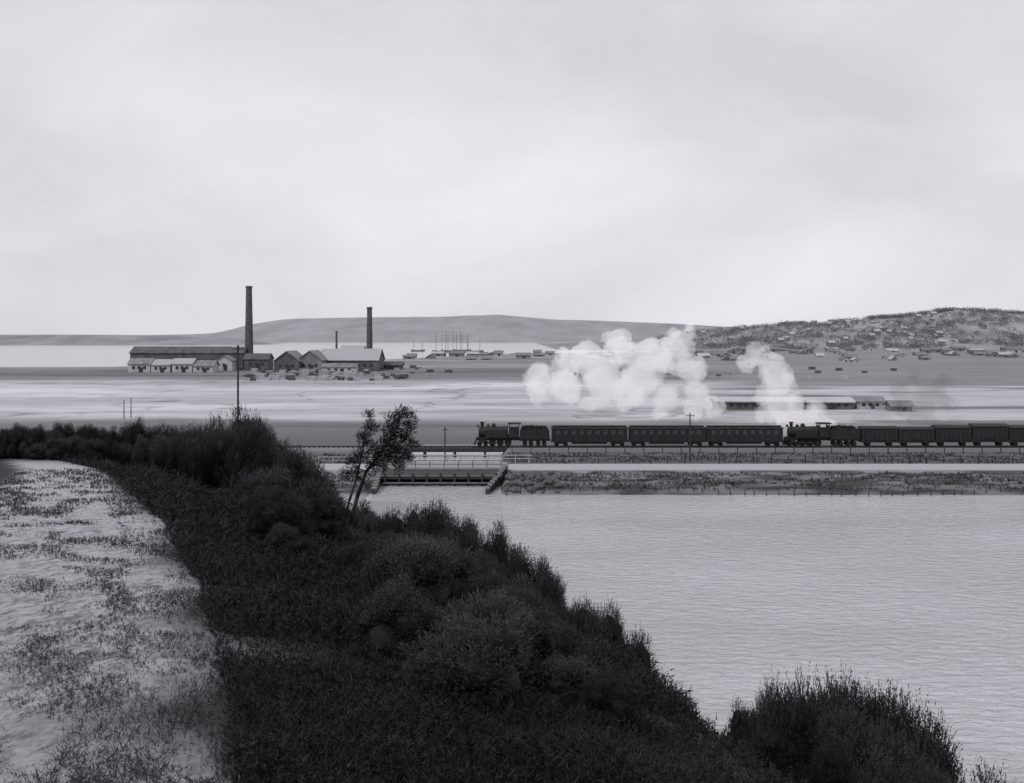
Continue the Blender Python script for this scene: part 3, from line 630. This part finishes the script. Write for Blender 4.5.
pz=np.array([hz(a,b) for a,b in zip(X,Y)]); k=(pz>1)&(fbm(X/80,Y/80,77)>.50); X=X[k];Y=Y[k];pz=pz[k]
rep=44; pts=np.repeat(np.stack([X,Y,pz+2.6],-1),rep,0)+rng.normal(0,1,(len(X)*rep,3))*np.array([4.6,4.6,2.3])
V_,S_=sprigs(pts,norm(rng.normal(0,1,pts.shape)+np.array([0,0,.3])),1,2,1.5,1.4,.6)
reg(bpy.data.objects.new('hillside_trees',trimesh('hillside_trees',V_,S_,[foliage_mat('far_foliage',.15,.22)])),kind='stuff',label='distant clumps of trees on the town hill',category='trees')  # foliage paled to carry distance haze in its colour
# ------------------------------------------------------------------ SHIPS
def ship(px,Y,Ls,masts,mh,label):
    e=empty('sailing_ship',(XA(px,Y),Y,0),label=label,category='ship')
    mb=MB(); n=10; vs=[]
    for i in range(n+1):
        t=i/n*2-1; b=max(.05,(1-abs(t)**3))*Ls*.09; zt=2.2+.9*t*t
        vs+=[(t*Ls/2,-b,zt),(t*Ls/2*.95,-b*.7,-.5),(t*Ls/2*.95,b*.7,-.5),(t*Ls/2,b,zt)]
    fs=[]
    for i in range(n):
        a=i*4;b=a+4
        for j in range(4): fs.append([a+j,a+(j+1)%4,b+(j+1)%4,b+j])
    fs+= [[0,1,2,3],[n*4+3,n*4+2,n*4+1,n*4]]
    mb.add(vs,fs); mo('hull',mb,[M_hd],parent=e)
    for i in range(masts):
        x=-Ls*.3+i*Ls*.6/max(1,masts-1)
        mb=MB(); mb.cyl((x,0,1),(x,0,mh),.3,.12,6)
        for q in (.5,.68,.84): mb.box(x,0,mh*q,mh*.22*(1.3-q),.2,.2)
        mo('mast',mb,[M_br],parent=e)
ship(442,1330,24,3,25,'moored sailing ship with bare masts'); ship(453,1360,30,3,30,'moored three masted ship with bare yards'); ship(418,1400,18,2,16,'small moored ketch in the harbour'); ship(474,1340,24,2,18,'moored two masted schooner'); ship(462,1420,24,3,24,'moored sailing ship with bare masts')
# ------------------------------------------------------------------ STEAM
def smoke_mat(name,dens,col=.98,em=0.0):
    m=bpy.data.materials.new(name); m.use_nodes=True; nt=m.node_tree; L=nt.links
    for n_ in list(nt.nodes):
        if n_.type=='BSDF_PRINCIPLED': nt.nodes.remove(n_)
    out=[n_ for n_ in nt.nodes if n_.type=='OUTPUT_MATERIAL'][0]
    pv=nn(nt,'ShaderNodeVolumePrincipled'); pv.inputs['Color'].default_value=(col,col,col,1)
    pv.inputs['Emission Strength'].default_value=em*dens; pv.inputs['Emission Color'].default_value=(.98,.965,1,1)  # glow added to the volume in place of multiply scattered light
    pv.inputs['Density'].default_value=dens
    L.new(pv.outputs[0],out.inputs['Volume'])
    return m
def billow(name,Y,puffs,m,sc,seed,strength,voxel=.35,dep=.8):
    random.seed(seed)
    bm=bmesh.new(); cx=XA(puffs[0][0],Y); cz=ZA(puffs[0][1],Y)
    for px,py,r in puffs:
        R=r*Y/F
        for j in range(9):
            a=random.random()*6.28; b=random.uniform(-1,1); q=0 if j==0 else R*.72
            bmesh.ops.create_icosphere(bm,subdivisions=2,radius=sc*R*(.9 if j==0 else random.uniform(.3,.5)),matrix=Matrix.Translation((XA(px,Y)-cx+q*math.cos(a),random.uniform(-1,1)*R*dep+q*b*.5,ZA(py,Y)-cz+q*math.sin(a))))
    me=bpy.data.meshes.new(name); bm.to_mesh(me); bm.free(); me.materials.append(m)
    o=bpy.data.objects.new(name,me); o.location=(cx,Y,cz)
    rm=o.modifiers.new('remesh','REMESH'); rm.mode='VOXEL'; rm.voxel_size=voxel; rm.use_smooth_shade=True
    for i,(ns,stg) in enumerate(((3.0,strength),(1.0,strength*.5))):
        tx_=bpy.data.textures.new('billow','CLOUDS'); tx_.noise_scale=ns; tx_.noise_depth=3
        dm=o.modifiers.new('displace','DISPLACE'); dm.texture=tx_; dm.strength=stg; dm.mid_level=.5
    return o
def steam(name,Y,puffs,seed,label,m,sc=1.05,st_=2.6):
    reg(billow(name,Y,puffs,m,sc,seed,st_),label=label,category='steam')
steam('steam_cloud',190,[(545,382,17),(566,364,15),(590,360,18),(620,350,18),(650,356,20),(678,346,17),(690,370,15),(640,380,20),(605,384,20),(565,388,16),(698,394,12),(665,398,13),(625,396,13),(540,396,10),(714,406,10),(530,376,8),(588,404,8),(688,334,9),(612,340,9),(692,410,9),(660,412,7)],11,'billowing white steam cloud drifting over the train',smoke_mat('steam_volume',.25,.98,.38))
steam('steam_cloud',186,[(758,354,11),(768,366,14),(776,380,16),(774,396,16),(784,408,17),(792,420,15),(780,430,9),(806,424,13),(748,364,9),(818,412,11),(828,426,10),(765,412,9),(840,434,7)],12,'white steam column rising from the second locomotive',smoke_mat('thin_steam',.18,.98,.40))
steam('smoke_haze',186,[(905,405,12),(925,398,14),(940,388,11),(915,418,11),(900,390,9),(880,412,10),(950,405,10),(860,420,8),(935,425,10),(915,378,8),(955,425,9)],13,'thin grey smoke hanging over the wagons',smoke_mat('thin_smoke',.085,.15,.05))
print('shrubs',nsh)
